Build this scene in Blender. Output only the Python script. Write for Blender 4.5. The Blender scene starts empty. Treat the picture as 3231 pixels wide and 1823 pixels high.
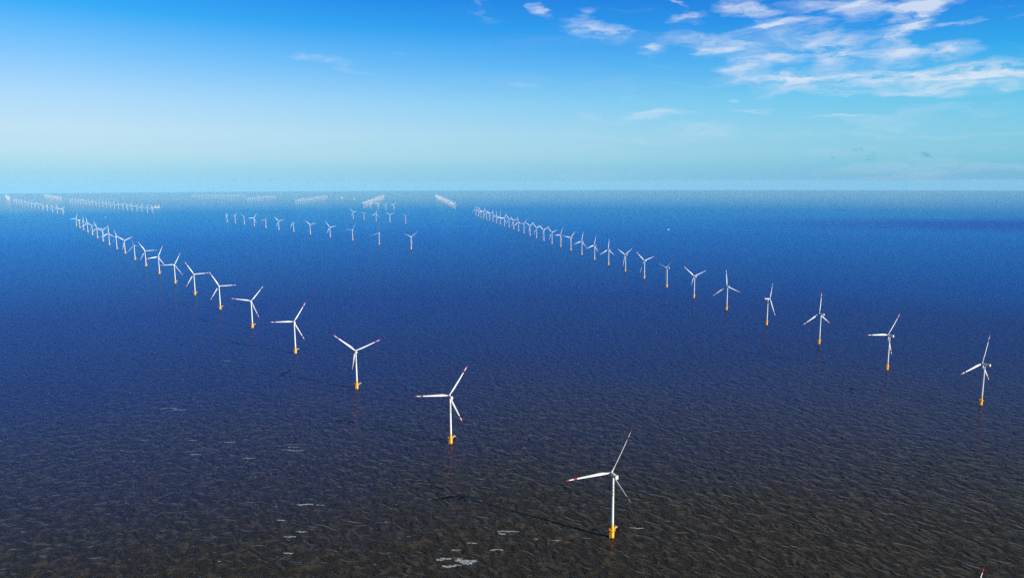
import bpy, bmesh, math, random
from mathutils import Vector, Matrix
R = math.radians
scene = bpy.context.scene
coll = scene.collection

# ------------------------------------------------------------------ camera
CAM_H, FOC, PITCH, ROLL = 478.17, 2225.9, R(8.6113), R(-0.1703)   # FOC in pixels of a 3231 px wide frame
fw = Vector((0, math.cos(PITCH), -math.sin(PITCH)))
rt0 = Vector((1, 0, 0)); up0 = rt0.cross(fw)
rt = rt0 * math.cos(ROLL) + up0 * math.sin(ROLL)
up = -rt0 * math.sin(ROLL) + up0 * math.cos(ROLL)
cam_data = bpy.data.cameras.new('camera')
cam_data.sensor_width = 36.0
cam_data.lens = FOC / 3231 * 36.0
cam_data.clip_start = 1.0
cam_data.clip_end = 400000.0
cam = bpy.data.objects.new('camera', cam_data)
coll.objects.link(cam)
m3 = Matrix((rt, up, -fw)).transposed()
cam.matrix_world = Matrix.Translation((0, 0, CAM_H)) @ m3.to_4x4()
scene.camera = cam

HAZE_D, HAZE_COL = 1.3e-5, (0.35, 0.75, 0.93, 1)
SEA_BLUE = (0.003, 0.043, 0.28, 1)
SEA_TINT = (0.10, 0.15, 0.34, 1)
PITCHK = {('L', 1): 36, ('R', 3): 82}
# ------------------------------------------------------------------ view, sun
EXPOSURE = 0.8
scene.view_settings.view_transform = 'Standard'
scene.view_settings.look = 'None'
scene.view_settings.gamma = 1.0
scene.view_settings.use_curve_mapping = False
scene.view_settings.exposure = EXPOSURE
scene.cycles.use_denoising = False
scene.cycles.max_bounces = 6
scene.cycles.volume_bounces = 1
scene.cycles.caustics_reflective = False
scene.cycles.caustics_refractive = False
SUN_EL, SUN_AZ = R(20.0), R(-30.5)          # azimuth counter-clockwise from +X
sun_dir = Vector((math.cos(SUN_EL) * math.cos(SUN_AZ), math.cos(SUN_EL) * math.sin(SUN_AZ), math.sin(SUN_EL)))
sl = bpy.data.lights.new('sun', 'SUN'); sl.energy = 4.8; sl.angle = R(0.35); sl.color = (1.0, 0.95, 0.86)
so = bpy.data.objects.new('sun', sl); coll.objects.link(so)
so.rotation_mode = 'QUATERNION'; so.rotation_quaternion = sun_dir.to_track_quat('Z', 'Y')
so.location = (600, -400, 900)

# ------------------------------------------------------------------ node helpers
class NT:
    def __init__(s, tree): s.t = tree; s.n = tree.nodes; s.l = tree.links
    def sock(s, node_in, v):
        if hasattr(v, 'is_output'): s.l.new(v, node_in)
        elif v is not None: node_in.default_value = v
    def math(s, op, a, b=None, c=None, clamp=False):
        n = s.n.new('ShaderNodeMath'); n.operation = op; n.use_clamp = clamp
        for i, v in enumerate((a, b, c)):
            if v is not None: s.sock(n.inputs[i], v)
        return n.outputs[0]
    def vec(s, op, a, b=None, scale=None):
        n = s.n.new('ShaderNodeVectorMath'); n.operation = op
        s.sock(n.inputs[0], a)
        if b is not None: s.sock(n.inputs[1], b)
        if scale is not None: s.sock(n.inputs[3], scale)
        return n.outputs['Value'] if op in ('LENGTH', 'DOT_PRODUCT', 'DISTANCE') else n.outputs['Vector']
    def comb(s, x=0.0, y=0.0, z=0.0):
        n = s.n.new('ShaderNodeCombineXYZ')
        for i, v in enumerate((x, y, z)): s.sock(n.inputs[i], v)
        return n.outputs[0]
    def sep(s, v):
        n = s.n.new('ShaderNodeSeparateXYZ'); s.sock(n.inputs[0], v); return n.outputs
    def noise(s, v, scale=1.0, detail=2.0, rough=0.5, dims='3D', color=False, dist=0.0):
        n = s.n.new('ShaderNodeTexNoise'); n.noise_dimensions = dims
        s.sock(n.inputs['Vector'], v); n.inputs['Scale'].default_value = scale
        n.inputs['Detail'].default_value = detail; n.inputs['Roughness'].default_value = rough
        n.inputs['Distortion'].default_value = dist
        return n.outputs['Color'] if color else n.outputs[0]
    def rng(s, v, a, b, c=0.0, d=1.0, smooth=False):
        n = s.n.new('ShaderNodeMapRange'); n.interpolation_type = 'SMOOTHSTEP' if smooth else 'LINEAR'
        s.sock(n.inputs[0], v)
        for i, x in enumerate((a, b, c, d)): s.sock(n.inputs[i + 1], x)
        return n.outputs[0]
    def mapping(s, v, loc=(0, 0, 0), rot=(0, 0, 0), scale=(1, 1, 1), kind='POINT'):
        n = s.n.new('ShaderNodeMapping'); n.vector_type = kind
        s.sock(n.inputs[0], v); n.inputs[1].default_value = loc; n.inputs[2].default_value = rot; n.inputs[3].default_value = scale
        return n.outputs[0]
    def mix(s, f, a, b, blend='MIX'):
        n = s.n.new('ShaderNodeMix'); n.data_type = 'RGBA'; n.blend_type = blend; n.clamp_factor = True
        s.sock(n.inputs[0], f); s.sock(n.inputs[6], a); s.sock(n.inputs[7], b)
        return n.outputs[2]
    def ramp(s, f, stops):
        n = s.n.new('ShaderNodeValToRGB'); s.sock(n.inputs[0], f); e = n.color_ramp.elements
        while len(e) > 1: e.remove(e[-1])
        e[0].position = stops[0][0]; e[0].color = stops[0][1]
        for p, c in stops[1:]:
            x = e.new(p); x.color = c
        return n.outputs[0]

def lin(r, g, b, k=1.0):
    f = lambda c: ((c / 255 + 0.055) / 1.055) ** 2.4 if c > 10.3 else c / 255 / 12.92
    return (f(r) * k, f(g) * k, f(b) * k, 1.0)

def px_dir(u, v):                            # direction seen through a point of the 3231 x 1823 photograph
    d = fw + rt * ((u - 1615.5) / FOC) - up * ((v - 911.5) / FOC)
    return d.normalized()

EARTH = 7.4e6                                # effective radius: the sea's curvature with refraction
def px_sea(u, v):
    d = px_dir(u, v); b = (CAM_H + EARTH) * d.z; q = (CAM_H + EARTH) ** 2 - EARTH ** 2
    t = -b - math.sqrt(max(b * b - q, 0)); p = d * t
    return Vector((p.x, p.y, -(p.x ** 2 + p.y ** 2) / 2 / EARTH))

# ------------------------------------------------------------------ sky
world = bpy.data.worlds.new('World'); scene.world = world; world.use_nodes = True
W = NT(world.node_tree); W.n.clear()
tc = W.n.new('ShaderNodeTexCoord').outputs['Generated']
dx, dy, dz = W.sep(tc)
az = W.math('ARCTAN2', dx, dy)
el = W.math('MAXIMUM', dz, 0.0)
sky = W.n.new('ShaderNodeTexSky'); sky.sky_type = 'NISHITA'; sky.sun_disc = False
sky.sun_elevation = SUN_EL; sky.sun_rotation = math.atan2(sun_dir.x, sun_dir.y)
sky.altitude = 480; sky.air_density = 1.0; sky.dust_density = 0.6; sky.ozone_density = 2.5
W.l.new(W.comb(dx, dy, W.math('MAXIMUM', dz, 0.02)), sky.inputs[0])
SKYK = 10.0 / 2 ** EXPOSURE
def stops(cols):
    return [(p, lin(*c)) for p, c in cols]
elr = W.math('MULTIPLY', el, 1.25)
left = W.ramp(elr, stops([(0.0, (150, 211, 243)), (.016, (153, 213, 241)), (.028, (166, 217, 238)), (.045, (181, 221, 239)), (.079, (190, 224, 244)), (.13, (170, 216, 250)), (.19, (122, 196, 252)), (.25, (48, 172, 248)), (.3, (20, 146, 240)), (.39, (8, 78, 185)), (.5, (4, 36, 105)), (.65, (4, 16, 42)), (1.0, (3, 9, 22))]))
right = W.ramp(elr, stops([(0.0, (117, 177, 214)), (.016, (117, 186, 219)), (.028, (118, 193, 222)), (.045, (131, 199, 225)), (.079, (126, 202, 231)), (.13, (94, 196, 236)), (.19, (38, 167, 237)), (.25, (22, 134, 228)), (.3, (14, 110, 212)), (.39, (5, 60, 160)), (.5, (3, 28, 88)), (.65, (3, 13, 36)), (1.0, (3, 8, 20))]))
base = W.mix(W.rng(az, -0.55, 0.62, smooth=False), left, right)
graded = W.vec('SCALE', base, scale=SKYK)
skycol = W.mix(0.04, graded, sky.outputs[0])
# --- cirrus, placed by direction
warp = W.noise(W.comb(W.math('MULTIPLY', az, 9.0), W.math('MULTIPLY', el, 34.0), 0.0), 1.0, 5.0, 0.6, color=True)
wv = W.sep(warp)
caz = W.math('MULTIPLY_ADD', W.math('SUBTRACT', wv[0], 0.5), 0.13, az)
cel = W.math('MULTIPLY_ADD', W.math('SUBTRACT', wv[1], 0.5), 0.045, el)
cpos = W.comb(caz, cel, 0.0)
def blob(u, v, hw, hh, ang, s, acc):
    d = px_dir(u, v); a = math.atan2(d.x, d.y)
    p = W.mapping(cpos, (a, d.z, 0), (0, 0, R(-ang)), (hw / FOC * 1.2, hh / FOC * 1.3, 1), 'TEXTURE')
    f = W.rng(W.vec('LENGTH', p), 0.0, 1.25, s, 0.0, smooth=True)
    return f if acc is None else W.math('ADD', acc, f)
CL = [(200,50,45,40,40,.8),(385,70,45,18,0,.5),(430,155,150,40,5,.7),(680,255,75,25,5,.75),(900,90,110,18,-5,.7),
 (830,15,60,15,30,.5),(1190,30,130,35,10,.7),(1290,50,60,30,50,.4),(1300,125,120,18,-5,.8),(1480,120,110,60,45,.45),
 (1650,140,150,25,-20,.45),(1100,200,170,40,10,.7),(1000,235,90,20,5,.4),(830,200,150,30,0,.3),(1380,200,90,60,60,.4),
 (1690,250,120,60,-10,.8),(1560,250,100,50,20,.4),(1300,290,150,28,5,.65),(1180,340,60,25,30,.4),(1230,375,150,50,10,.6),
 (1480,385,110,35,5,.8),(1750,385,300,40,0,.75),(2150,380,300,40,0,.6),(2450,360,200,40,3,.8),(2350,400,250,30,3,.3),
 (1930,270,130,32,0,.85),(2200,255,130,30,-5,.85),(2000,100,110,60,-20,.7),(1990,165,60,45,10,.75),(2090,40,110,30,-10,.7),
 (1960,30,60,50,70,.4),(1750,50,170,40,10,.5),(1600,20,150,30,10,.4),(1850,60,100,30,40,.4),(2230,125,95,10,-8,.6),
 (1400,455,160,25,0,.3),(1620,470,100,25,5,.5),(1950,460,250,18,0,.4),(2250,455,200,20,2,.55),(2230,490,60,12,0,.4),
 (1070,487,50,12,0,.45),(730,570,130,16,0,.65),(430,570,130,14,0,.3),(1200,540,130,9,2,.35),(1620,578,150,10,-3,.45),
 (950,650,200,40,3,.35),(660,700,60,15,0,.2),(640,465,90,15,0,.2),(60,430,120,25,3,.2)]
CL2 = [(1600,300,150,14,5,.25),(1700,335,180,14,8,.22),(2050,285,110,10,8,.15),(2000,655,80,8,-3,.15),(2350,690,60,8,12,.15),(2420,30,150,40,30,.2)]
DK = [(565,170,55,24,25,.8),(400,185,50,15,5,.4),(890,200,70,18,15,.5),(160,345,90,22,30,.4),(1050,295,50,18,0,.5),(1000,385,60,18,5,.5),(1900,280,120,32,18,.7),(2120,310,90,20,8,.4)]
acc = None
for x, y, a, b, g, s in CL: acc = blob(1600 + x * .633, y * .633, a * .633, b * .633, g, s, acc)
for x, y, a, b, g, s in CL2: acc = blob(x * .621, y * .621, a * .621, b * .621, g, s, acc)
wisp = W.noise(W.comb(W.math('MULTIPLY', caz, 20.0), W.math('MULTIPLY', cel, 85.0), 3.0), 1.0, 7.0, 0.66)
fine = W.math('MULTIPLY', acc, W.rng(wisp, 0.36, 0.64, 0.12, 1.45))
cmask = W.math('MULTIPLY', W.rng(fine, 0.05, 1.0, 0.0, 1.0), 0.8)
thin = W.math('MULTIPLY', W.rng(W.noise(W.comb(W.math('MULTIPLY', caz, 5.0), W.math('MULTIPLY', cel, 40.0), 9.0), 1.0, 5.0, 0.6), 0.52, 0.75), W.rng(az, -0.1, 0.4, 0.0, 0.25))
cmask = W.math('MINIMUM', W.math('ADD', cmask, thin), 0.9)
skycol = W.mix(cmask, skycol, tuple(c * SKYK for c in lin(222, 232, 246)[:3]) + (1,))
dk = None
for x, y, a, b, g, s in DK: dk = blob(2600 + x * .1553, 450 + y * .1553, a * .1553, b * .1553, g, s, dk)
skycol = W.mix(W.math('MULTIPLY', dk, 0.85), skycol, tuple(c * SKYK for c in lin(75, 165, 205)[:3]) + (1,))
bg = W.n.new('ShaderNodeBackground'); W.l.new(skycol, bg.inputs[0]); bg.inputs[1].default_value = 0.1
W.l.new(bg.outputs[0], W.n.new('ShaderNodeOutputWorld').inputs[0])
world.cycles.sampling_method = 'MANUAL'; world.cycles.sample_map_resolution = 512

# ------------------------------------------------------------------ materials
def mat(name, color, rough=0.5, metal=0.0, var=0.06, scale=0.4, streak=False):
    m = bpy.data.materials.new(name); m.use_nodes = True; T = NT(m.node_tree)
    b = m.node_tree.nodes['Principled BSDF']
    g = T.n.new('ShaderNodeTexCoord').outputs['Object']
    if streak: g = T.mapping(g, scale=(1, 1, 0.12))
    n = T.noise(g, scale, 4.0, 0.6)
    f = T.rng(n, 0.3, 0.7, 1 - var, 1 + var)
    c = T.vec('SCALE', tuple(color), scale=f)
    T.l.new(c, b.inputs['Base Color'])
    b.inputs['Roughness'].default_value = rough; b.inputs['Metallic'].default_value = metal
    return m
M_WHITE = mat('white_paint', (0.62, 0.63, 0.62), 0.35, var=0.05, streak=True)
M_BLADE = mat('blade_gelcoat', (0.64, 0.65, 0.65), 0.3, var=0.02)
M_RED = mat('red_paint', (0.42, 0.01, 0.02), 0.4)
M_YEL = mat('yellow_paint', (0.88, 0.40, 0.004), 0.45, var=0.08, streak=True)
M_RUST = mat('waterline_stain', (0.20, 0.08, 0.02), 0.7, var=0.35, scale=0.8)
M_GREY = mat('grey_steel', (0.28, 0.29, 0.30), 0.5)
M_DARK = mat('dark_marking', (0.10, 0.11, 0.12), 0.6)
M_DECK = mat('deck_paint', (0.62, 0.50, 0.22), 0.6)
M_HULLR = mat('red_hull', (0.35, 0.05, 0.03), 0.5)
M_HULLB = mat('blue_hull', (0.04, 0.09, 0.2), 0.5)
M_GLASS = mat('window_glass', (0.02, 0.03, 0.04), 0.1)

# ------------------------------------------------------------------ mesh helpers
def new_obj(name, bm, mats, parent=None, smooth=True):
    me = bpy.data.meshes.new(name); bmesh.ops.recalc_face_normals(bm, faces=bm.faces); bm.to_mesh(me); bm.free()
    for m in (mats if isinstance(mats, (list, tuple)) else [mats]): me.materials.append(m)
    if smooth:
        me.polygons.foreach_set('use_smooth', [True] * len(me.polygons))
        try: me.set_sharp_from_angle(angle=R(38))
        except Exception: pass
    o = bpy.data.objects.new(name, me); coll.objects.link(o)
    if parent: o.parent = parent
    return o
def lathe(bm, prof, seg=28, mi=0, mtx=None):
    rings = []
    for r, z in prof:
        ring = []
        for k in range(seg):
            a = 2 * math.pi * k / seg; p = Vector((r * math.cos(a), r * math.sin(a), z))
            ring.append(bm.verts.new(mtx @ p if mtx else p))
        rings.append(ring)
    for a, b in zip(rings, rings[1:]):
        for k in range(seg):
            f = bm.faces.new((a[k], a[(k + 1) % seg], b[(k + 1) % seg], b[k])); f.material_index = mi
    for ring, rev in ((rings[0], True), (rings[-1], False)):
        f = bm.faces.new(list(reversed(ring)) if rev else ring); f.material_index = mi
    return rings
def box(bm, lo, hi, mi=0, bevel=0.0, mtx=None):
    vs = [bm.verts.new((x, y, z)) for x in (lo[0], hi[0]) for y in (lo[1], hi[1]) for z in (lo[2], hi[2])]
    fs = []
    for q in ((0, 1, 3, 2), (4, 6, 7, 5), (0, 4, 5, 1), (2, 3, 7, 6), (0, 2, 6, 4), (1, 5, 7, 3)):
        f = bm.faces.new([vs[i] for i in q]); f.material_index = mi; fs.append(f)
    if bevel:
        es = {e for f in fs for e in f.edges}
        r = bmesh.ops.bevel(bm, geom=list(es), offset=bevel, segments=2, affect='EDGES', profile=0.5)
        for f in r['faces']: f.material_index = mi
        vs = list({v for f in r['faces'] for v in f.verts} | {v for v in vs if v.is_valid})
    if mtx:
        for v in vs:
            if v.is_valid: v.co = mtx @ v.co
def tube(bm, a, b, r, seg=6, mi=0):
    a, b = Vector(a), Vector(b); d = b - a
    m = Matrix.Translation(a) @ d.to_track_quat('Z', 'Y').to_matrix().to_4x4()
    lathe(bm, [(r, 0), (r, d.length)], seg, mi, m)
def ring_tube(bm, rad, z, r, seg=24, mi=0):
    for k in range(seg):
        a, b = 2 * math.pi * k / seg, 2 * math.pi * (k + 1) / seg
        tube(bm, (rad * math.cos(a), rad * math.sin(a), z), (rad * math.cos(b), rad * math.sin(b), z), r, 4, mi)
def prop(o, label, cat, group=None, kind=None):
    if label: o['label'] = label
    if cat: o['category'] = cat
    if group: o['group'] = group
    if kind: o['kind'] = kind
def structure(o, kind='structure'): o['kind'] = kind
def empty(name, loc):
    o = bpy.data.objects.new(name, None); coll.objects.link(o); o.location = loc; o.empty_display_size = 5
    return o

# ------------------------------------------------------------------ sea: a cap of the curved sea surface
def build_sea():
    bm = bmesh.new(); seg = 480; radii = [0.0]; r = 40.0
    while r < 125000: radii.append(r); r *= 1.075
    radii.append(125000.0); prev = None
    for r in radii:
        z = -r * r / 2 / EARTH
        if r == 0: prev = [bm.verts.new((0, 0, 0))]; continue
        ring = [bm.verts.new((r * math.cos(2 * math.pi * k / seg), r * math.sin(2 * math.pi * k / seg), z)) for k in range(seg)]
        for k in range(seg):
            k2 = (k + 1) % seg
            if len(prev) == 1: bm.faces.new((prev[0], ring[k], ring[k2]))
            else: bm.faces.new((prev[k], ring[k], ring[k2], prev[k2]))
        prev = ring
    me = bpy.data.meshes.new('sea'); bm.to_mesh(me); bm.free()
    me.polygons.foreach_set('use_smooth', [True] * len(me.polygons))
    o = bpy.data.objects.new('sea', me); coll.objects.link(o); structure(o)
    return o
sea = build_sea()

# wave height as a reusable node group (world metres in, height in metres out)
gh = bpy.data.node_groups.new('wave_height', 'ShaderNodeTree')
gh.interface.new_socket('P', in_out='INPUT', socket_type='NodeSocketVector')
gh.interface.new_socket('H', in_out='OUTPUT', socket_type='NodeSocketFloat')
G = NT(gh); gi = G.n.new('NodeGroupInput').outputs[0]; go = G.n.new('NodeGroupOutput')
def waveband(p, ang, lx, ly, amp, det, rough, off, dist=0.0):
    q = G.mapping(p, (off, off * .7, 0), (0, 0, R(ang)), (lx, ly, 1), 'TEXTURE')
    n = G.noise(q, 1.0, det, rough, '2D', dist=dist)
    return G.math('MULTIPLY', n, amp)
def ridge(p, ang, lx, ly, amp, det, rough, off, dist, soft):
    q = G.mapping(p, (off, off * .7, 0), (0, 0, R(ang)), (lx, ly, 1), 'TEXTURE')
    n = G.math('MULTIPLY_ADD', G.noise(q, 1.0, det, rough, '2D', dist=dist), 2.0, -1.0)
    return G.math('MULTIPLY', G.math('SQRT', G.math('ADD', G.math('MULTIPLY', n, n), soft)), -amp)
h1 = ridge(gi, -40, 24, 16, 2.4, 1.0, 0.45, 13.0, 0.5, 0.03)
h2 = ridge(gi, -20, 13, 6, 0.5, 1.0, 0.5, 71.0, 0.3, 0.01)
h3 = waveband(gi, -75, 19, 14, 2.0, 1.0, 0.5, 237.0)
h4 = waveband(gi, -20, 4.5, 2.4, 0.2, 1.0, 0.5, 411.0)
G.l.new(G.math('ADD', G.math('ADD', G.math('ADD', h1, h2), h3), h4), go.inputs[0])

mw = bpy.data.materials.new('sea_water'); mw.use_nodes = True
S = NT(mw.node_tree); bs = mw.node_tree.nodes['Principled BSDF']
pos = S.n.new('ShaderNodeNewGeometry').outputs['Position']
sp = S.sep(pos); p2 = S.comb(sp[0], sp[1], 0.0)
def H(dx, dy):
    g = S.n.new('ShaderNodeGroup'); g.node_tree = gh
    S.l.new(S.vec('ADD', p2, (dx, dy, 0)), g.inputs[0]); return g.outputs[0]
E_ = 0.5
h0 = H(0, 0); hx = H(E_, 0); hy = H(0, E_)
# wind patches: some water is rougher, some slicker
gust = S.noise(S.mapping(p2, rot=(0, 0, R(12)), scale=(1 / 5200, 1 / 1500, 1)), 1.0, 4.0, 0.55, '2D')
amp = S.rng(gust, 0.3, 0.7, 0.97, 1.03)
sx = S.math('MULTIPLY', S.math('DIVIDE', S.math('SUBTRACT', h0, hx), E_), amp)
sy = S.math('MULTIPLY', S.math('DIVIDE', S.math('SUBTRACT', h0, hy), E_), amp)
nrm = S.vec('NORMALIZE', S.comb(sx, sy, 1.0))
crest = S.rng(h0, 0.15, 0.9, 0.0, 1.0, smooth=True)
crest_patch = S.rng(S.noise(S.mapping(p2, (31, 7, 0), scale=(1 / 30, 1 / 18, 1)), 1.0, 3.0, 0.65, '2D'), 0.40, 0.62)
crest_lit = S.math('MULTIPLY', crest, crest_patch)  # sunlit crest highlights, painted as lighter tan in the diffuse colour
# silty brown near water; with distance sky reflection is painted in as blue
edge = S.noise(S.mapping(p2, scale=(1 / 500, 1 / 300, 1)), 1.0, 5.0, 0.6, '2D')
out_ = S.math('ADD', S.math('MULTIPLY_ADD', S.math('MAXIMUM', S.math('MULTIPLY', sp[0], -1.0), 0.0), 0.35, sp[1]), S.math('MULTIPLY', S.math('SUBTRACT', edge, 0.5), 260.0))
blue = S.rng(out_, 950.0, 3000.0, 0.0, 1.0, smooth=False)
brown = S.mix(crest_lit, (0.0225, 0.0175, 0.0142, 1), (0.056, 0.044, 0.032, 1))
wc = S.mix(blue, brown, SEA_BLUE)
# a stretch far out on the right, base colour and gloss tint darkened
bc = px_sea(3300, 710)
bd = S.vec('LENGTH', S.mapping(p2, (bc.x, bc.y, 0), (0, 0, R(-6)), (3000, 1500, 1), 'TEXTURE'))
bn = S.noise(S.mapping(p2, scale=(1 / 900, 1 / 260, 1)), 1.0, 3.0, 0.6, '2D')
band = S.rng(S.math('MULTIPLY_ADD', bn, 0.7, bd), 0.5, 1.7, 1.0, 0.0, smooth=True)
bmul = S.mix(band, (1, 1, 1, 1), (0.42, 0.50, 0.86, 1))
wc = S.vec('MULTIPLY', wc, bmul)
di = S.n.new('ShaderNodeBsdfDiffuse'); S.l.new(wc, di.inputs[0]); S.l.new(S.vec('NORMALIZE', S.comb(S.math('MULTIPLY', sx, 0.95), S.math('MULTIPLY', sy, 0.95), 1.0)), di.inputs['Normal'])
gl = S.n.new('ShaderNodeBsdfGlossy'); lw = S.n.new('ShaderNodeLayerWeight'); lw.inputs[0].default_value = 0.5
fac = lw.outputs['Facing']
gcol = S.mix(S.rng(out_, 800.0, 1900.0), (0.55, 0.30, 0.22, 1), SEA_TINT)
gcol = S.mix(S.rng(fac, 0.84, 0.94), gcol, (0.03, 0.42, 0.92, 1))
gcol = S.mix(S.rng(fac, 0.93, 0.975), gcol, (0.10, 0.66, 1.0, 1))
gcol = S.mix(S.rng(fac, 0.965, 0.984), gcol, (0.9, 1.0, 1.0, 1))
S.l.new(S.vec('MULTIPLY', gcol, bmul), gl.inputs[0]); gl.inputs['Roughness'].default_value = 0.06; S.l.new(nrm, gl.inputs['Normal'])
fr = S.n.new('ShaderNodeFresnel'); fr.inputs[0].default_value = 1.33; S.l.new(nrm, fr.inputs['Normal'])
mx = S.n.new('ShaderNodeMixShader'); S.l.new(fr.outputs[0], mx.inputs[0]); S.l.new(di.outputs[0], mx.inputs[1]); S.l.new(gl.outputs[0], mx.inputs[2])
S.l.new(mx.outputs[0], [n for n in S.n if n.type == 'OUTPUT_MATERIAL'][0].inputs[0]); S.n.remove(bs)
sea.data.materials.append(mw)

# ------------------------------------------------------------------ foam
M_FOAM = bpy.data.materials.new('foam'); M_FOAM.use_nodes = True
FT = NT(M_FOAM.node_tree); fb = M_FOAM.node_tree.nodes['Principled BSDF']
fp = FT.n.new('ShaderNodeNewGeometry').outputs['Position']
fn = FT.noise(FT.mapping(fp, scale=(.5, .5, .5)), 1.0, 5.0, 0.7)
FT.l.new(FT.mix(FT.rng(fn, .4, .6), (0.22, 0.30, 0.36, 1), (0.8, 0.84, 0.86, 1)), fb.inputs['Base Color']); fb.inputs['Roughness'].default_value = 0.8
FOAM = [(1470,1768,60,20),(1400,1764,40,8),(1425,1784,55,8),(1603,1676,60,5),(1585,1682,20,6),(1565,1735,35,5),(1490,1713,25,5),(938,1421,44,5),(925,1410,30,3),
 (905,1419,30,2),(963,1592,45,5),(1010,1592,20,3),(885,1640,25,3),(950,1676,25,4),(915,1692,30,5),(912,1745,22,5),(895,1757,14,4),(568,1292,38,5),(535,1288,50,3),
 (715,1139,22,4),(480,1329,16,3),(608,1389,20,2),(615,1434,32,3),(725,1396,32,3),(785,1445,30,5),(525,1542,8,3),(772,1322,10,3),(2010,1665,32,6),(1752,1704,24,3),
 (1725,1714,18,3),(1440,1735,22,4),(505,1206,8,2),(555,1179,9,2),(573,1157,8,2),(620,1186,10,2),(655,1221,8,2),(800,1113,6,2),(487,1115,6,2),(722,1116,6,2),
 (410,1238,6,2),(530,1232,6,2),(455,1270,10,2),(575,1355,9,2),(527,1349,8,2),(447,1290,7,2),(1250,1590,8,2),(1512,1497,7,3),(1524,1546,5,3),(640,1613,6,2),
 (1390,1732,12,4),(1385,1745,14,4),(1290,1692,10,3),(1845,1590,7,3),(1690,1700,8,2),(1180,1780,8,3),(1075,1730,8,3),(690,1770,6,2),(560,1630,8,2)]
def build_foam():
    rnd = random.Random(5); bm = bmesh.new()
    def fleck(x, y, a, l, w):
        n = 9; vs = []
        for k in range(n):
            t = 2 * math.pi * k / n; r = rnd.uniform(.45, 1.1)
            px, py = l * math.cos(t) * r, w * math.sin(t) * r
            xx, yy = x + px * math.cos(a) - py * math.sin(a), y + px * math.sin(a) + py * math.cos(a)
            vs.append(bm.verts.new((xx, yy, -(xx * xx + yy * yy) / 2 / EARTH + .25)))
        bm.faces.new(vs)
    for u, v, w, h in FOAM:
        c = px_sea(u, v); hw = (px_sea(u + w / 2, v) - c).length; hh = (px_sea(u, v - h / 2) - c).length; big = w > 18
        x, y = c.x - hw, c.y; n = int(3 + w * h * .17) if big else 2
        for i in range(n):
            t = -1 + 2 * (i + rnd.random()) / n; k = max(0, 1 - t * t) ** .5
            y += rnd.uniform(-.35, .35) * hh; y = min(max(y, c.y - hh), c.y + hh)
            s = rnd.uniform(.2, 1) ** 1.5 * (1.3 if big else .8)
            fleck(c.x + t * hw + rnd.uniform(-1, 1), y * k + c.y * (1 - k) + rnd.uniform(-.25, .25) * hh, rnd.uniform(-.45, .25), .4 + s * rnd.uniform(1.2, 4.5), .1 + s * rnd.uniform(.15, .55))
    for i in range(230):                          # whitecaps and sun glints drawn as flecks, denser to the left and near
        u = rnd.triangular(80, 1700, 480); v = rnd.triangular(1060, 1820, 1230); c = px_sea(u, v)
        for j in range(rnd.choice((1, 1, 2, 3))):
            s = rnd.uniform(.15, .8)
            fleck(c.x + j * rnd.uniform(-4, 4), c.y + j * rnd.uniform(-2, 2), rnd.uniform(-.5, .2), s * rnd.uniform(1.5, 4), s * .5)
    o = new_obj('sea_foam_glints', bm, M_FOAM, smooth=False)
    prop(o, 'scattered white foam patches, whitecaps and painted sun glints on the dark near water', 'foam', kind='stuff')
build_foam()

# ------------------------------------------------------------------ wind turbine parts
HUB_H, OH, TILT, BL = 90.0, 6.0, R(5), 65.0
ST = [(1.2,2.5,2.5,28),(3.2,2.6,2.4,28),(6,3.2,2.0,26),(9.5,4.2,1.6,21),(13,4.7,1.3,17),(18,4.4,1.05,13),(25,3.8,.85,9.5),(33,3.15,.66,6.5),(41,2.6,.5,4),(48.75,2.15,.38,2.5),
      (53.6,1.85,.32,1.5),(60.1,1.45,.24,.5),(63,1.1,.17,0),(64.6,.6,.1,0),(65,.18,.05,0)]
def blade_geo(bm, mtx=None, fat=1.0, n=12, pitch=0.0):
    rings = []
    for r, ch, th, tw in ST:
        ring = []; a = R(tw + 3 + pitch); circ = 1.0 if r < 4 else (0.4 if r < 7 else 0.0)
        ch *= fat * .84; th *= fat
        for k in range(n):
            t = 2 * math.pi * k / n; y = .5 * ch * math.cos(t) - (1 - circ) * .2 * ch
            x = .5 * th * math.sin(t) * (1.0 if circ > .5 else (.55 + .45 * math.cos(t) if False else 1 - .35 * (1 - math.cos(t)) * .5))
            p = Vector((x * math.cos(a) - y * math.sin(a) + 4.0 * (r / 65) ** 1.6, x * math.sin(a) + y * math.cos(a), r))
            ring.append(bm.verts.new(mtx @ p if mtx else p))
        rings.append(ring)
    for i, (a, b) in enumerate(zip(rings, rings[1:])):
        red = 1 if (ST[i][0] == 48.75 or ST[i][0] >= 60.1) else 0
        for k in range(n):
            f = bm.faces.new((a[k], a[(k + 1) % n], b[(k + 1) % n], b[k])); f.material_index = red
    bm.faces.new(rings[0][::-1]); f = bm.faces.new(rings[-1]); f.material_index = 1
def tower_prof(k=1.0): return [(2.05 * k, 19.0), (2.12 * k, 19.05), (2.12 * k, 19.35), (2.05 * k, 19.4), (1.85 * k, 42), (1.9 * k, 42.02), (1.9 * k, 42.2), (1.85 * k, 42.22), (1.6 * k, 66), (1.64 * k, 66.02), (1.64 * k, 66.18), (1.6 * k, 66.2), (1.42 * k, 87.2), (1.5 * k, 87.3), (1.5 * k, 87.7)]
def found_prof(k=1.0): return [(2.75 * k, -4), (2.75 * k, 10.2), (2.3 * k, 11.2), (2.12 * k, 12.5), (2.1 * k, 19.0)]
def nacelle_geo(bm, mi=0, mtx=None):
    box(bm, (-8.0, -1.9, 87.7), (3.6, 1.9, 92.0), mi, .55, mtx)
def cooler_geo(bm, mi=0, mtx=None):
    box(bm, (-11.2, -2.15, 88.1), (-8.05, 2.15, 92.9), mi, .3, mtx)
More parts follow.
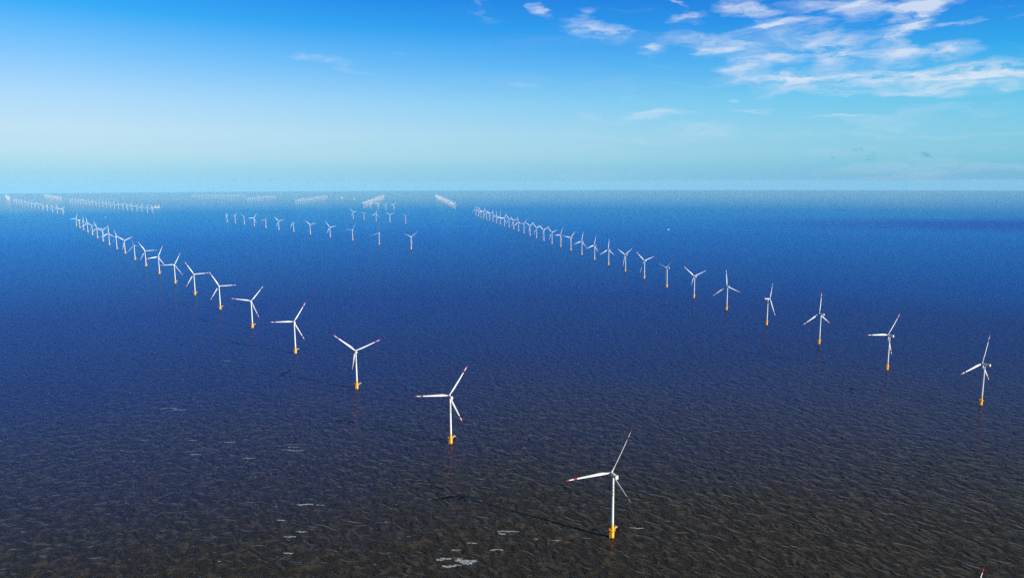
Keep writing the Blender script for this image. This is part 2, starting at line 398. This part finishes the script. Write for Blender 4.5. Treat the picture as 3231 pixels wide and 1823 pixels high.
def spinner_geo(bm, mi=0, mtx=None):
    m = Matrix.Rotation(R(90), 4, 'Y')
    m = (mtx @ m) if mtx else m
    lathe(bm, [(1.55, -2.3), (1.9, -1.7), (1.95, .6), (1.7, 1.5), (1.1, 2.3), (.35, 2.7)], 20, mi, m)

def make_turbine():
    root = empty('wind_turbine', (0, 0, 0)); P = {}
    bm = bmesh.new(); lathe(bm, tower_prof(), 32); P['tower'] = new_obj('tower', bm, M_WHITE, root)
    bm = bmesh.new(); box(bm, (-.45, -.12, 0), (.45, .12, 2.1), 0, .08)
    d = new_obj('door', bm, M_GREY, P['tower'], False); d.location = (2.02 * math.cos(R(-70)), 2.02 * math.sin(R(-70)), 19.5); d.rotation_euler.z = R(20)
    bm = bmesh.new(); lathe(bm, found_prof(), 32)
    for zz in (2.2, 5.5, 8.6): lathe(bm, [(2.78, zz), (2.83, zz + .02), (2.83, zz + .25), (2.78, zz + .27)], 32)
    lathe(bm, [(2.77, -3.9), (2.77, 1.5)], 32, 1)
    P['foundation'] = new_obj('foundation', bm, [M_YEL, M_RUST], root)
    bm = bmesh.new(); lathe(bm, [(2.3, 10.9), (4.3, 11.1), (4.3, 11.35), (2.2, 11.36)], 28)
    for k in range(8):
        a = 2 * math.pi * k / 8; c, s = math.cos(a), math.sin(a); tube(bm, (2.7 * c, 2.7 * s, 9.0), (4.1 * c, 4.1 * s, 11.1), .13)
    P['platform'] = new_obj('platform', bm, M_YEL, root, False)
    bm = bmesh.new(); ring_tube(bm, 4.2, 12.4, .07); ring_tube(bm, 4.2, 11.85, .05)
    for k in range(16):
        a = 2 * math.pi * k / 16; tube(bm, (4.2 * math.cos(a), 4.2 * math.sin(a), 11.3), (4.2 * math.cos(a), 4.2 * math.sin(a), 12.4), .06, 4)
    new_obj('railing', bm, M_YEL, P['platform'], False)
    A = Matrix.Rotation(R(52), 4, 'Z')
    bm = bmesh.new(); box(bm, (3.9, -1.25, 11.5), (12.2, 1.25, 11.8), 0, 0, A)
    for sgn in (-1, 1):
        tube(bm, A @ Vector((4, 1.2 * sgn, 11.4)), A @ Vector((12.1, 1.2 * sgn, 11.4)), .2)
        tube(bm, A @ Vector((4, 1.2 * sgn, 12.9)), A @ Vector((12.1, 1.2 * sgn, 12.9)), .08)
        for k in range(5): tube(bm, A @ Vector((4.2 + k * 1.95, 1.2 * sgn, 11.7)), A @ Vector((4.2 + k * 1.95, 1.2 * sgn, 12.9)), .06, 4)
    tube(bm, A @ Vector((2.6, 0, 7.5)), A @ Vector((10.0, 0, 11.4)), .2)
    P['gangway'] = new_obj('gangway', bm, M_DECK, root, False)
    bm = bmesh.new()
    for yy in (-.9, .9):
        for zz in (1.5, 7.5): tube(bm, (2.5, yy * .7, zz), (3.5, yy, zz), .16)
        tube(bm, (3.6, yy, -3), (3.6, yy, 10.5), .24, 8)
    for k in range(20): tube(bm, (3.35, -.3, -1 + k * .6), (3.35, .3, -1 + k * .6), .05, 4)
    for yy in (-.3, .3): tube(bm, (3.35, yy, -1.5), (3.35, yy, 11.1), .06, 4)
    P['boat_landing'] = new_obj('boat_landing', bm, M_YEL, root); P['boat_landing'].rotation_euler.z = R(195)
    bm = bmesh.new(); tube(bm, (-3.1, -2.4, 11.3), (-3.1, -2.4, 14.2), .16); tube(bm, (-3.1, -2.4, 14.0), (-5.3, -4.0, 15.2), .12); tube(bm, (-3.1, -2.4, 12.6), (-4.4, -3.35, 14.6), .07)
    P['davit_crane'] = new_obj('davit_crane', bm, M_YEL, root)
    bm = bmesh.new(); nacelle_geo(bm)
    tube(bm, (-6.8, .9, 91.9), (-6.8, .9, 93.6), .06); tube(bm, (-6.8, -.9, 91.9), (-6.8, -.9, 93.6), .06)
    P['nacelle'] = new_obj('nacelle', bm, M_WHITE, root)
    bm = bmesh.new(); cooler_geo(bm); c_ = new_obj('cooler', bm, M_WHITE, P['nacelle'])
    bm = bmesh.new(); box(bm, (-11.0, -1.9, 92.95), (-8.3, 1.9, 93.1)); new_obj('hoist_deck', bm, M_YEL, P['nacelle'], False)
    bm = bmesh.new()
    for k in range(3): box(bm, (-11.3, -1.1, 91.1 + k * .28), (-11.22, 1.1, 91.22 + k * .28))
    new_obj('vent', bm, M_DARK, P['nacelle'], False)
    bm = bmesh.new(); spinner_geo(bm); P['hub'] = new_obj('hub', bm, M_WHITE, root)
    bm = bmesh.new(); blade_geo(bm, n=16); P['blade'] = new_obj('blade', bm, [M_BLADE, M_RED], root)
    b2 = new_obj('blade', (lambda b: (blade_geo(b, n=16), b)[1])(bmesh.new()), [M_BLADE, M_RED], root)
    b2.data = P['blade'].data
    b3 = b2.copy(); coll.objects.link(b3); b3.parent = root
    P['blades'] = [P['blade'], b2, b3]
    return root
def pose(root, yaw, phi, pitch=0.0):
    Y = Matrix.Rotation(R(yaw), 4, 'Z'); k = 0
    for ch in root.children:
        nm = ch.name.split('.')[0]
        if nm == 'nacelle': ch.matrix_basis = Y
        elif nm in ('hub', 'blade'):
            Hm = Y @ Matrix.Translation((0, 0, HUB_H)) @ Matrix.Rotation(-TILT, 4, 'Y') @ Matrix.Translation((OH, 0, 0))
            if nm == 'hub': ch.matrix_basis = Hm
            else:
                ch.matrix_basis = Hm @ Matrix.Rotation(-R(phi + 120 * k), 4, 'X') @ Matrix.Rotation(R(pitch), 4, 'Z'); k += 1
def copy_thing(root):
    r = root.copy(); coll.objects.link(r)
    for ch in list(root.children):
        c = ch.copy(); coll.objects.link(c); c.parent = r
        for g in list(ch.children):
            d = g.copy(); coll.objects.link(d); d.parent = c
    return r

def screen(p):
    d = Vector(p) - Vector((0, 0, CAM_H)); z = d.dot(fw)
    return 1615.5 + FOC * d.dot(rt) / z, 911.5 - FOC * d.dot(up) / z
def pose_words(x, y, yaw, phi):
    Hm = Matrix.Translation((x, y, -(x * x + y * y) / 2 / EARTH)) @ Matrix.Rotation(R(yaw), 4, 'Z') @ Matrix.Translation((0, 0, HUB_H)) @ Matrix.Rotation(-TILT, 4, 'Y') @ Matrix.Translation((OH, 0, 0))
    c = screen(Hm @ Vector((0, 0, 0))); names = []
    for k in range(3):
        t = screen(Hm @ Matrix.Rotation(-R(phi + 120 * k), 4, 'X') @ Vector((4, 0, BL)))
        a = math.degrees(math.atan2(t[0] - c[0], c[1] - t[1])) % 360
        names.append(['straight up', 'upper right', 'right', 'lower right', 'straight down', 'lower left', 'left', 'upper left'][int((a + 22.5) // 45) % 8])
    for w in ('straight up', 'straight down', 'left', 'right'):
        if w in names: return 'one blade pointing ' + w
    return 'blades pointing ' + names[0] + ' and ' + names[1]
ORD = ['nearest', 'second', 'third', 'fourth', 'fifth', 'sixth', 'seventh', 'eighth', 'ninth', 'tenth', 'eleventh', 'twelfth', 'thirteenth', 'fourteenth', 'fifteenth', 'sixteenth',
       'seventeenth', 'eighteenth', 'nineteenth', 'twentieth', 'twenty-first', 'twenty-second', 'twenty-third', 'twenty-fourth', 'twenty-fifth', 'twenty-sixth', 'twenty-seventh',
       'twenty-eighth', 'twenty-ninth', 'thirtieth', 'thirty-first', 'thirty-second', 'thirty-third']
def nth(i): return 'nearest' if i == 0 else ORD[i] + ' nearest'
ROWS = {
 'L': [[384,547,118,96,0],[135,898,108,92,0],[-114,1249,112,86,0],[-364,1601,110,50,0],[-614,1951,116,87,0],[-866,2309,108,80,0],[-1116,2659,116,29,0],[-1371,3016,124,30,0],[-1625,3374,107,92,0],[-1881,3737,135,96,0],[-2133,4088,111,32,0],[-2384,4443,139,15,1],[-2657,4832,137,52,0],[-2904,5176,86,15,0],[-3161,5534,141,117,0],[-3415,5891,107,72,0],[-3674,6256,126,17,0],[-3944,6640,132,39,1],[-4195,6989,132,4,0],[-4452,7346,96,116,0],[-4713,7714,221,67,0],[-4962,8063,135,100,0]],
 'R': [[1010,1466,116,106,0],[960,1755,110,87,0],[912,2048,115,118,0],[857,2330,4,92,0],[807,2612,101,6,0],[757,2897,109,49,0],[708,3192,131,64,1],[661,3492,113,46,0],[612,3779,127,58,0],[561,4071,121,116,0],[513,4359,129,106,0],[464,4663,120,108,0],[416,4961,124,75,0],[364,5242,138,90,0],[315,5530,124,44,0],[264,5819,118,53,0],[214,6110,117,43,0],[165,6401,123,57,0],[114,6699,77,85,0],[66,6979,132,10,0],[19,7274,124,45,0],[-31,7567,111,32,0],[-81,7804,122,89,0],[-132,8111,127,115,0],[-181,8402,117,0,0],[-231,8680,105,0,0],[-281,8969,107,48,0],[-329,9262,116,27,0],[-380,9565,127,87,0],[-426,9798,119,33,0],[-475,10090,118,8,0],[-528,10451,125,119,0]],
 'M': [[-729,5098,83,68,0],[-1035,5497,120,104,1],[-1335,5914,98,88,1],[-1614,6270,124,36,0],[-1896,6644,110,46,0],[-2168,7021,157,23,1],[-2416,7330,122,41,0],[-2657,7639,148,100,1],[-2901,7968,127,87,0],[-3136,8293,109,41,1],[-3349,8569,81,93,0],[-3537,8796,185,64,0]],
 'C': [[-2141,9565,121,40,0],[-1932,9262,124,75,1],[-1718,8970,125,110,0],[-1495,8688,102,56,0],[-1256,8374,123,59,1]],
}
FAR = {
 'K': [[-2682,13503],[-2467,13122],[-2281,12860],[-2102,12655]],
 'F': [[-7102,11222],[-7529,11751],[-7943,12264],[-8379,12804],[-8822,13353],[-9254,13889],[-9684,14422],[-10125,14968],[-10579,15531],[-11002,16056],[-11446,16607],[-11920,17193],[-12366,17747],[-12793,18275]],
 'G': [[-5913,11691],[-6161,11994],[-6411,12300],[-6655,12599],[-6911,12913],[-7149,13204],[-7411,13525],[-7670,13842],[-7917,14144],[-8177,14463],[-8428,14770],[-8690,15091],[-8947,15405],[-9199,15714],[-9454,16027],[-9713,16343],[-9981,16672],[-10237,16985],[-10495,17301],[-10751,17614],[-11023,17947],[-11282,18264],[-11539,18579]],
 'S': [[-6987,18816],[-7021,19087],[-7056,19358],[-7091,19630],[-7125,19901],[-7160,20172],[-7194,20444],[-7229,20715],[-7263,20986],[-7298,21257],[-7332,21529],[-7367,21800],[-7401,22071],[-7436,22343]],
 'T': [[-4921,16211],[-4966,16527],[-5010,16844],[-5055,17161],[-5100,17477],[-5145,17794],[-5190,18110],[-5235,18427],[-5279,18743],[-5324,19060],[-5369,19377],[-5414,19693],[-5459,20010],[-5503,20326],[-5548,20643],[-5593,20959],[-5638,21276],[-5683,21593],[-5728,21909],[-5772,22226]],
 'U': [[-2849,13670],[-2901,14052],[-2952,14433],[-3004,14815],[-3056,15197],[-3108,15578],[-3159,15960],[-3211,16342],[-3263,16724],[-3315,17105],[-3366,17487],[-3418,17869],[-3470,18250],[-3522,18632],[-3573,19014],[-3625,19396],[-3677,19777],[-3729,20159],[-3780,20541],[-3832,20922],[-3884,21304],[-3936,21686],[-3987,22067],[-4039,22449]],
 'V': [[-1040,13068],[-1092,13434],[-1144,13799],[-1195,14164],[-1247,14529],[-1299,14895],[-1351,15260],[-1403,15625],[-1455,15991],[-1506,16356],[-1558,16721],[-1610,17086],[-1662,17452],[-1714,17817],[-1765,18182],[-1817,18547],[-1869,18913],[-1921,19278],[-1973,19643],[-2025,20009],[-2076,20374],[-2128,20739],[-2180,21104],[-2232,21470],[-2284,21835],[-2335,22200],[-2387,22566],[-2439,22931]],
 'W': [[-11192,24951],[-11116,24959],[-11039,24967],[-10962,24974],[-10885,24982],[-10808,24990],[-10731,24998],[-10654,25006],[-10578,25013],[-10501,25021],[-10424,25029],[-10347,25037],[-10270,25045],[-10193,25052],[-10117,25060],[-10040,25068],[-9963,25076],[-9886,25084],[-9809,25092],[-9732,25099],[-9655,25107],[-9579,25115],[-9502,25123],[-9425,25131]],
 'X': [[-13528,21364],[-13775,21700],[-14022,22036],[-14269,22372],[-14515,22708],[-14762,23045],[-15009,23381],[-15256,23717],[-15502,24053],[-15749,24389],[-15996,24725],[-16242,25062],[-16489,25398],[-16736,25734],[-16983,26070],[-17229,26406],[-17476,26743],[-17723,27079],[-17970,27415],[-18216,27751]],
 'Y': [[-14856,21043],[-15375,21758],[-15895,22474],[-16415,23189],[-16935,23904],[-17455,24619],[-17975,25335],[-18495,26050],[-19015,26765],[-19535,27481]],
}

ROWNAME = {'L': ('turbine of the long left row', 'wind turbines of the long row crossing from lower right to far left'),
           'R': ('turbine of the long right row', 'wind turbines of the long row from the right edge to the centre horizon'),
           'M': ('turbine of the short middle row', 'wind turbines of the short middle row'),
           'C': ('turbine of the small centre group', 'five wind turbines beyond the middle row')}
proto = None
def sea_z(x, y): return -(x * x + y * y) / 2 / EARTH
nL = 0
for key in 'LRMC':
    for i, (x, y, yaw, phi, fe) in enumerate(ROWS[key]):
        if proto is None: t = proto = make_turbine()
        else: t = copy_thing(proto)
        t.location = (x, y, sea_z(x, y))
        pose(t, yaw, phi, PITCHK.get((key, i), 58 if fe else 0))
        where, grp = ROWNAME[key]
        if key == 'L' and i == 0: lab = 'wind turbine below the frame, only its red and white blade tip showing bottom right'
        else: lab = 'white %s %s, %s' % (nth(i - (key == 'L')), where, pose_words(x, y, yaw, phi))
        if key == 'C': lab = 'white %s, %s from the left, %s' % (where, ['first', 'second', 'third', 'fourth', 'last'][i], pose_words(x, y, yaw, phi))
        prop(t, lab, 'wind turbine', grp)
# the nearest row carries a turbine code down its tower
def tower_code(parent, text, facing):
    bm = bmesh.new()
    z = 74.0
    for chh in text:
        cu = bpy.data.curves.new('code', 'FONT'); cu.body = chh; cu.size = 4.0; cu.align_x = 'CENTER'; cu.extrude = 0.0
        o = bpy.data.objects.new('code', cu); coll.objects.link(o); bpy.context.view_layer.update()
        me = o.to_mesh(); b2 = bmesh.new(); b2.from_mesh(me); o.to_mesh_clear()
        bmesh.ops.triangulate(b2, faces=b2.faces)
        vm = {}
        for v in b2.verts:
            r = 2.05 - (z + v.co.y - 19) * (.63 / 68) + .06
            a = R(facing) + v.co.x * .85 / r
            vm[v] = bm.verts.new((r * math.cos(a), r * math.sin(a), z + v.co.y))
        for f in b2.faces: bm.faces.new([vm[v] for v in f.verts])
        b2.free(); bpy.data.objects.remove(o); bpy.data.curves.remove(cu); z -= 4.6
    new_obj('tower_code', bm, M_DARK, parent, False)
Ltur = [o for o in bpy.data.objects if o.name.startswith('wind_turbine') and o.get('group') == ROWNAME['L'][1]]
Ltur.sort(key=lambda o: o.location.y)
for o, code in zip(Ltur[1:4], ('DY0P', 'DY0P', 'DY0P')):
    tw = [c for c in o.children if c.name.startswith('tower')][0]
    tower_code(tw, code, math.degrees(math.atan2(-o.location.y, -o.location.x)) + 14)

# far turbines: whole machine as one mesh, six rotor positions
FARM = []
for q in range(6):
    bm = bmesh.new(); k = 1.15
    lathe(bm, [(r, z) for r, z in ((2.05 * k, 19.0), (1.42 * k, 87.7))], 10, 0)
    lathe(bm, [(2.8 * k, -4), (2.8 * k, 11), (2.1 * k, 12), (2.1 * k, 19)], 10, 2)
    nacelle_geo(bm, 0); cooler_geo(bm, 0)
    Hm = Matrix.Translation((0, 0, HUB_H)) @ Matrix.Rotation(-TILT, 4, 'Y') @ Matrix.Translation((OH, 0, 0))
    spinner_geo(bm, 0, Hm)
    for b in range(3): blade_geo(bm, Hm @ Matrix.Rotation(-R(q * 20 + 120 * b), 4, 'X'), 1.2, 6)
    o = new_obj('wind_turbine', bm, [M_WHITE, M_RED, M_YEL]); FARM.append(o.data); bpy.data.objects.remove(o)
FARN = {'K': ('small turbine of four before the hazy centre rows, %s from the left', 'four small turbines below the horizon'),
        'F': ('pale turbine %s from the near end of the far left slanting row', 'far left slanting row of hazy turbines'),
        'G': ('pale turbine %s from the right in the long hazy row near the jack-up vessel', 'long hazy row left of the jack-up vessel'),
        'S': ('faint turbine %s from the left in the short hazy row left of centre', 'short hazy row left of centre'),
        'T': ('faint turbine %s from the left in the hazy row left of the white platform', 'hazy row left of the white offshore platform'),
        'U': ('faint turbine %s from the near end of the dense row right of the white platform', 'dense hazy row right of the white platform'),
        'V': ('faint turbine %s from the near end of the dense row at mid horizon', 'dense hazy row at the middle of the horizon'),
        'W': ('barely visible turbine %s from the left in the faintest row on the horizon', 'faintest row on the horizon'),
        'X': ('hazy turbine %s from the near end of the pale band on the left horizon', 'pale band of turbines on the left horizon'),
        'Y': ('hazy turbine %s from the near end of the clump at the left edge', 'clump of turbines at the left edge')}
rnd = random.Random(11)
for key, pts in FAR.items():
    for i, (x, y) in enumerate(pts):
        o = bpy.data.objects.new('wind_turbine', FARM[rnd.randrange(6)]); coll.objects.link(o)
        o.location = (x, y, sea_z(x, y)); o.rotation_euler.z = R(120 + rnd.uniform(-18, 25))
        w = 'first' if i == 0 else ORD[i]
        prop(o, FARN[key][0] % w, 'wind turbine', FARN[key][1])

# ------------------------------------------------------------------ vessels and platform
def hull_geo(bm, L, B, D, F, mi=0):
    st = [(-.5, .82, 0), (-.35, 1, 0), (.1, 1, 0), (.3, .8, .05), (.42, .45, .15), (.5, .04, .3)]
    rings = []
    for t, w, rise in st:
        x = t * L; b = B / 2 * w; top = F * (1 + rise)
        rings.append([bm.verts.new(p) for p in ((x, -b, top), (x, -b * .85, -D * .3), (x, 0, -D), (x, b * .85, -D * .3), (x, b, top))])
    for a, b in zip(rings, rings[1:]):
        for k in range(4): bm.faces.new((a[k], a[k + 1], b[k + 1], b[k])).material_index = mi
        bm.faces.new((a[4], a[0], b[0], b[4])).material_index = mi
    bm.faces.new(rings[0]); bm.faces.new(rings[-1][::-1])
def boat(x, y, L, hull_m, label, rz):
    t = empty('boat', (x, y, sea_z(x, y))); t.rotation_euler.z = R(rz)
    bm = bmesh.new(); hull_geo(bm, L, L * .28, 1.2, L * .12); new_obj('hull', bm, hull_m, t, False)
    bm = bmesh.new(); h = L * .12; box(bm, (-L * .28, -L * .1, h), (L * .12, L * .1, h + L * .13), 0, .15); box(bm, (-L * .1, -L * .08, h + L * .13), (L * .1, L * .08, h + L * .22), 0, .1)
    cb = new_obj('cabin', bm, M_WHITE, t, False)
    bm = bmesh.new(); box(bm, (-L * .09, -L * .082, h + L * .155), (L * .104, L * .082, h + L * .2)); new_obj('window', bm, M_GLASS, cb, False)
    bm = bmesh.new(); tube(bm, (0, 0, h + L * .2), (0, 0, h + L * .42), .12); tube(bm, (0, -L * .06, h + L * .34), (0, L * .06, h + L * .34), .07); new_obj('mast', bm, M_WHITE, t, False)
    prop(t, label, 'boat', 'small boats on the far water')
boat(-5827, 10148, 30, M_WHITE, 'tiny white boat alone on the water right of the far left turbine row', 150)
boat(1588, 7166, 24, M_WHITE, 'tiny white boat alone on the blue water in the right half', 20)
boat(-7579, 14447, 34, M_WHITE, 'tiny pale boat beside the long hazy row left of the jack-up vessel', 170)
boat(-4854, 21879, 60, M_WHITE, 'pale far vessel just right of the white offshore platform', 10)
boat(265, 6205, 16, M_WHITE, 'small workboat between turbine bases of the right row', 100)

def truss(bm, x, y, z0, z1, w, r):
    for sx in (-1, 1):
        for sy in (-1, 1): tube(bm, (x + sx * w, y + sy * w, z0), (x + sx * w, y + sy * w, z1), r)
    z = z0; s = 1; step = w * 2.4
    while z + step < z1:
        for (a, b) in (((-1, -1), (1, -1)), ((1, -1), (1, 1)), ((1, 1), (-1, 1)), ((-1, 1), (-1, -1))):
            p, q = (a, b) if s > 0 else (b, a)
            tube(bm, (x + p[0] * w, y + p[1] * w, z), (x + q[0] * w, y + q[1] * w, z + step), r * .6, 4)
        z += step; s = -s
def jackup(x, y):
    t = empty('jack_up_vessel', (x, y, sea_z(x, y))); t.rotation_euler.z = R(15)
    bm = bmesh.new(); box(bm, (-45, -20, 6), (45, 20, 15), 0, 1.5); new_obj('hull', bm, M_WHITE, t, False)
    for sx, sy in ((-34, -15), (34, -15), (-34, 15), (34, 15)):
        bm = bmesh.new(); truss(bm, sx, sy, -4, 66, 2.6, .7); new_obj('leg', bm, M_WHITE, t, False)
    bm = bmesh.new(); box(bm, (18, -14, 15.1), (32, 14, 30), 0, .5); box(bm, (20, -11, 30), (30, 11, 35), 0, .4)
    sp_ = new_obj('superstructure', bm, M_WHITE, t, False)
    bm = bmesh.new(); box(bm, (19.8, -11.2, 31.5), (30.2, 11.2, 33.2)); new_obj('window', bm, M_GLASS, sp_, False)
    bm = bmesh.new(); lathe(bm, [(4, 15.1), (4, 24), (5, 24.5), (5, 30)], 14, 0, Matrix.Translation((-14, -8, 0)))
    cr = new_obj('crane', bm, M_WHITE, t)
    bm = bmesh.new(); Tm = Vector((-14, -8, 29)); e = Vector((12, -6, 74))
    for o1 in (-1.6, 1.6): tube(bm, Tm + Vector((0, o1, 0)), e + Vector((0, o1 * .3, 0)), .7)
    for k in range(9):
        a = Tm.lerp(e, k / 9); b = Tm.lerp(e, (k + 1) / 9); w = 1.6 * (1 - k / 12)
        tube(bm, a + Vector((0, w, 0)), b + Vector((0, -w, 0)), .4, 4)
    new_obj('boom', bm, M_WHITE, cr, False)
    prop(t, 'white jack-up vessel with lattice legs and crane at the end of a hazy turbine row', 'vessel')
    b = empty('barge', (x - 95, y - 60, sea_z(x, y))); b.rotation_euler.z = R(8)
    bm = bmesh.new(); box(bm, (-22, -8, -1.5), (22, 8, 4), 0, .6); new_obj('hull', bm, M_WHITE, b, False)
    bm = bmesh.new(); box(bm, (8, -6, 4.02), (18, 6, 11), 0, .3); new_obj('deckhouse', bm, M_WHITE, b, False)
    prop(b, 'low pale barge floating left of the jack-up vessel', 'barge')
jackup(-7116, 14244)
def platform(x, y):
    t = empty('offshore_platform', (x, y, sea_z(x, y))); t.rotation_euler.z = R(-12)
    for sx in (-30, 30):
        for sy in (-18, 18):
            bm = bmesh.new(); lathe(bm, [(2.4, -5), (2.0, 14.9)], 12, 0, Matrix.Translation((sx, sy, 0))); new_obj('leg', bm, M_YEL, t)
    bm = bmesh.new(); box(bm, (-42, -26, 15), (42, 26, 50), 0, .5)
    for z in (26, 38): box(bm, (-43.5, -27.5, z), (43.5, 27.5, z + .8))
    tp = new_obj('topside', bm, M_WHITE, t, False)
    bm = bmesh.new()
    for z in (20, 31, 43):
        for k in range(7): box(bm, (-38 + k * 11.5, -26.3, z), (-32 + k * 11.5, -26.02, z + 2.4))
    new_obj('louvre', bm, M_GREY, tp, False)
    bm = bmesh.new(); lathe(bm, [(12, 54), (13, 54.4), (13, 55)], 20, 0, Matrix.Translation((26, 0, 0))); tube(bm, (26, 0, 50), (26, 0, 54), 2); new_obj('helideck', bm, M_GREY, t, False)
    prop(t, 'white boxy offshore substation platform on the hazy horizon left of centre', 'platform')
platform(-5507, 22958)

# ------------------------------------------------------------------ haze
HX = 126000.0
zb = -(125000.0 ** 2) / 2 / EARTH - 1.0
bm = bmesh.new(); box(bm, (-HX, -HX, zb), (HX, HX, CAM_H + 60.0))
hz = new_obj('haze', bm, [], smooth=False); structure(hz, 'stuff')
mh = bpy.data.materials.new('haze'); mh.use_nodes = True; mh.node_tree.nodes.clear()
pv = mh.node_tree.nodes.new('ShaderNodeVolumePrincipled'); mo = mh.node_tree.nodes.new('ShaderNodeOutputMaterial')
pv.inputs['Color'].default_value = HAZE_COL; pv.inputs['Density'].default_value = HAZE_D; pv.inputs['Anisotropy'].default_value = -0.08
mh.node_tree.links.new(pv.outputs[0], mo.inputs['Volume'])
hz.data.materials.append(mh)
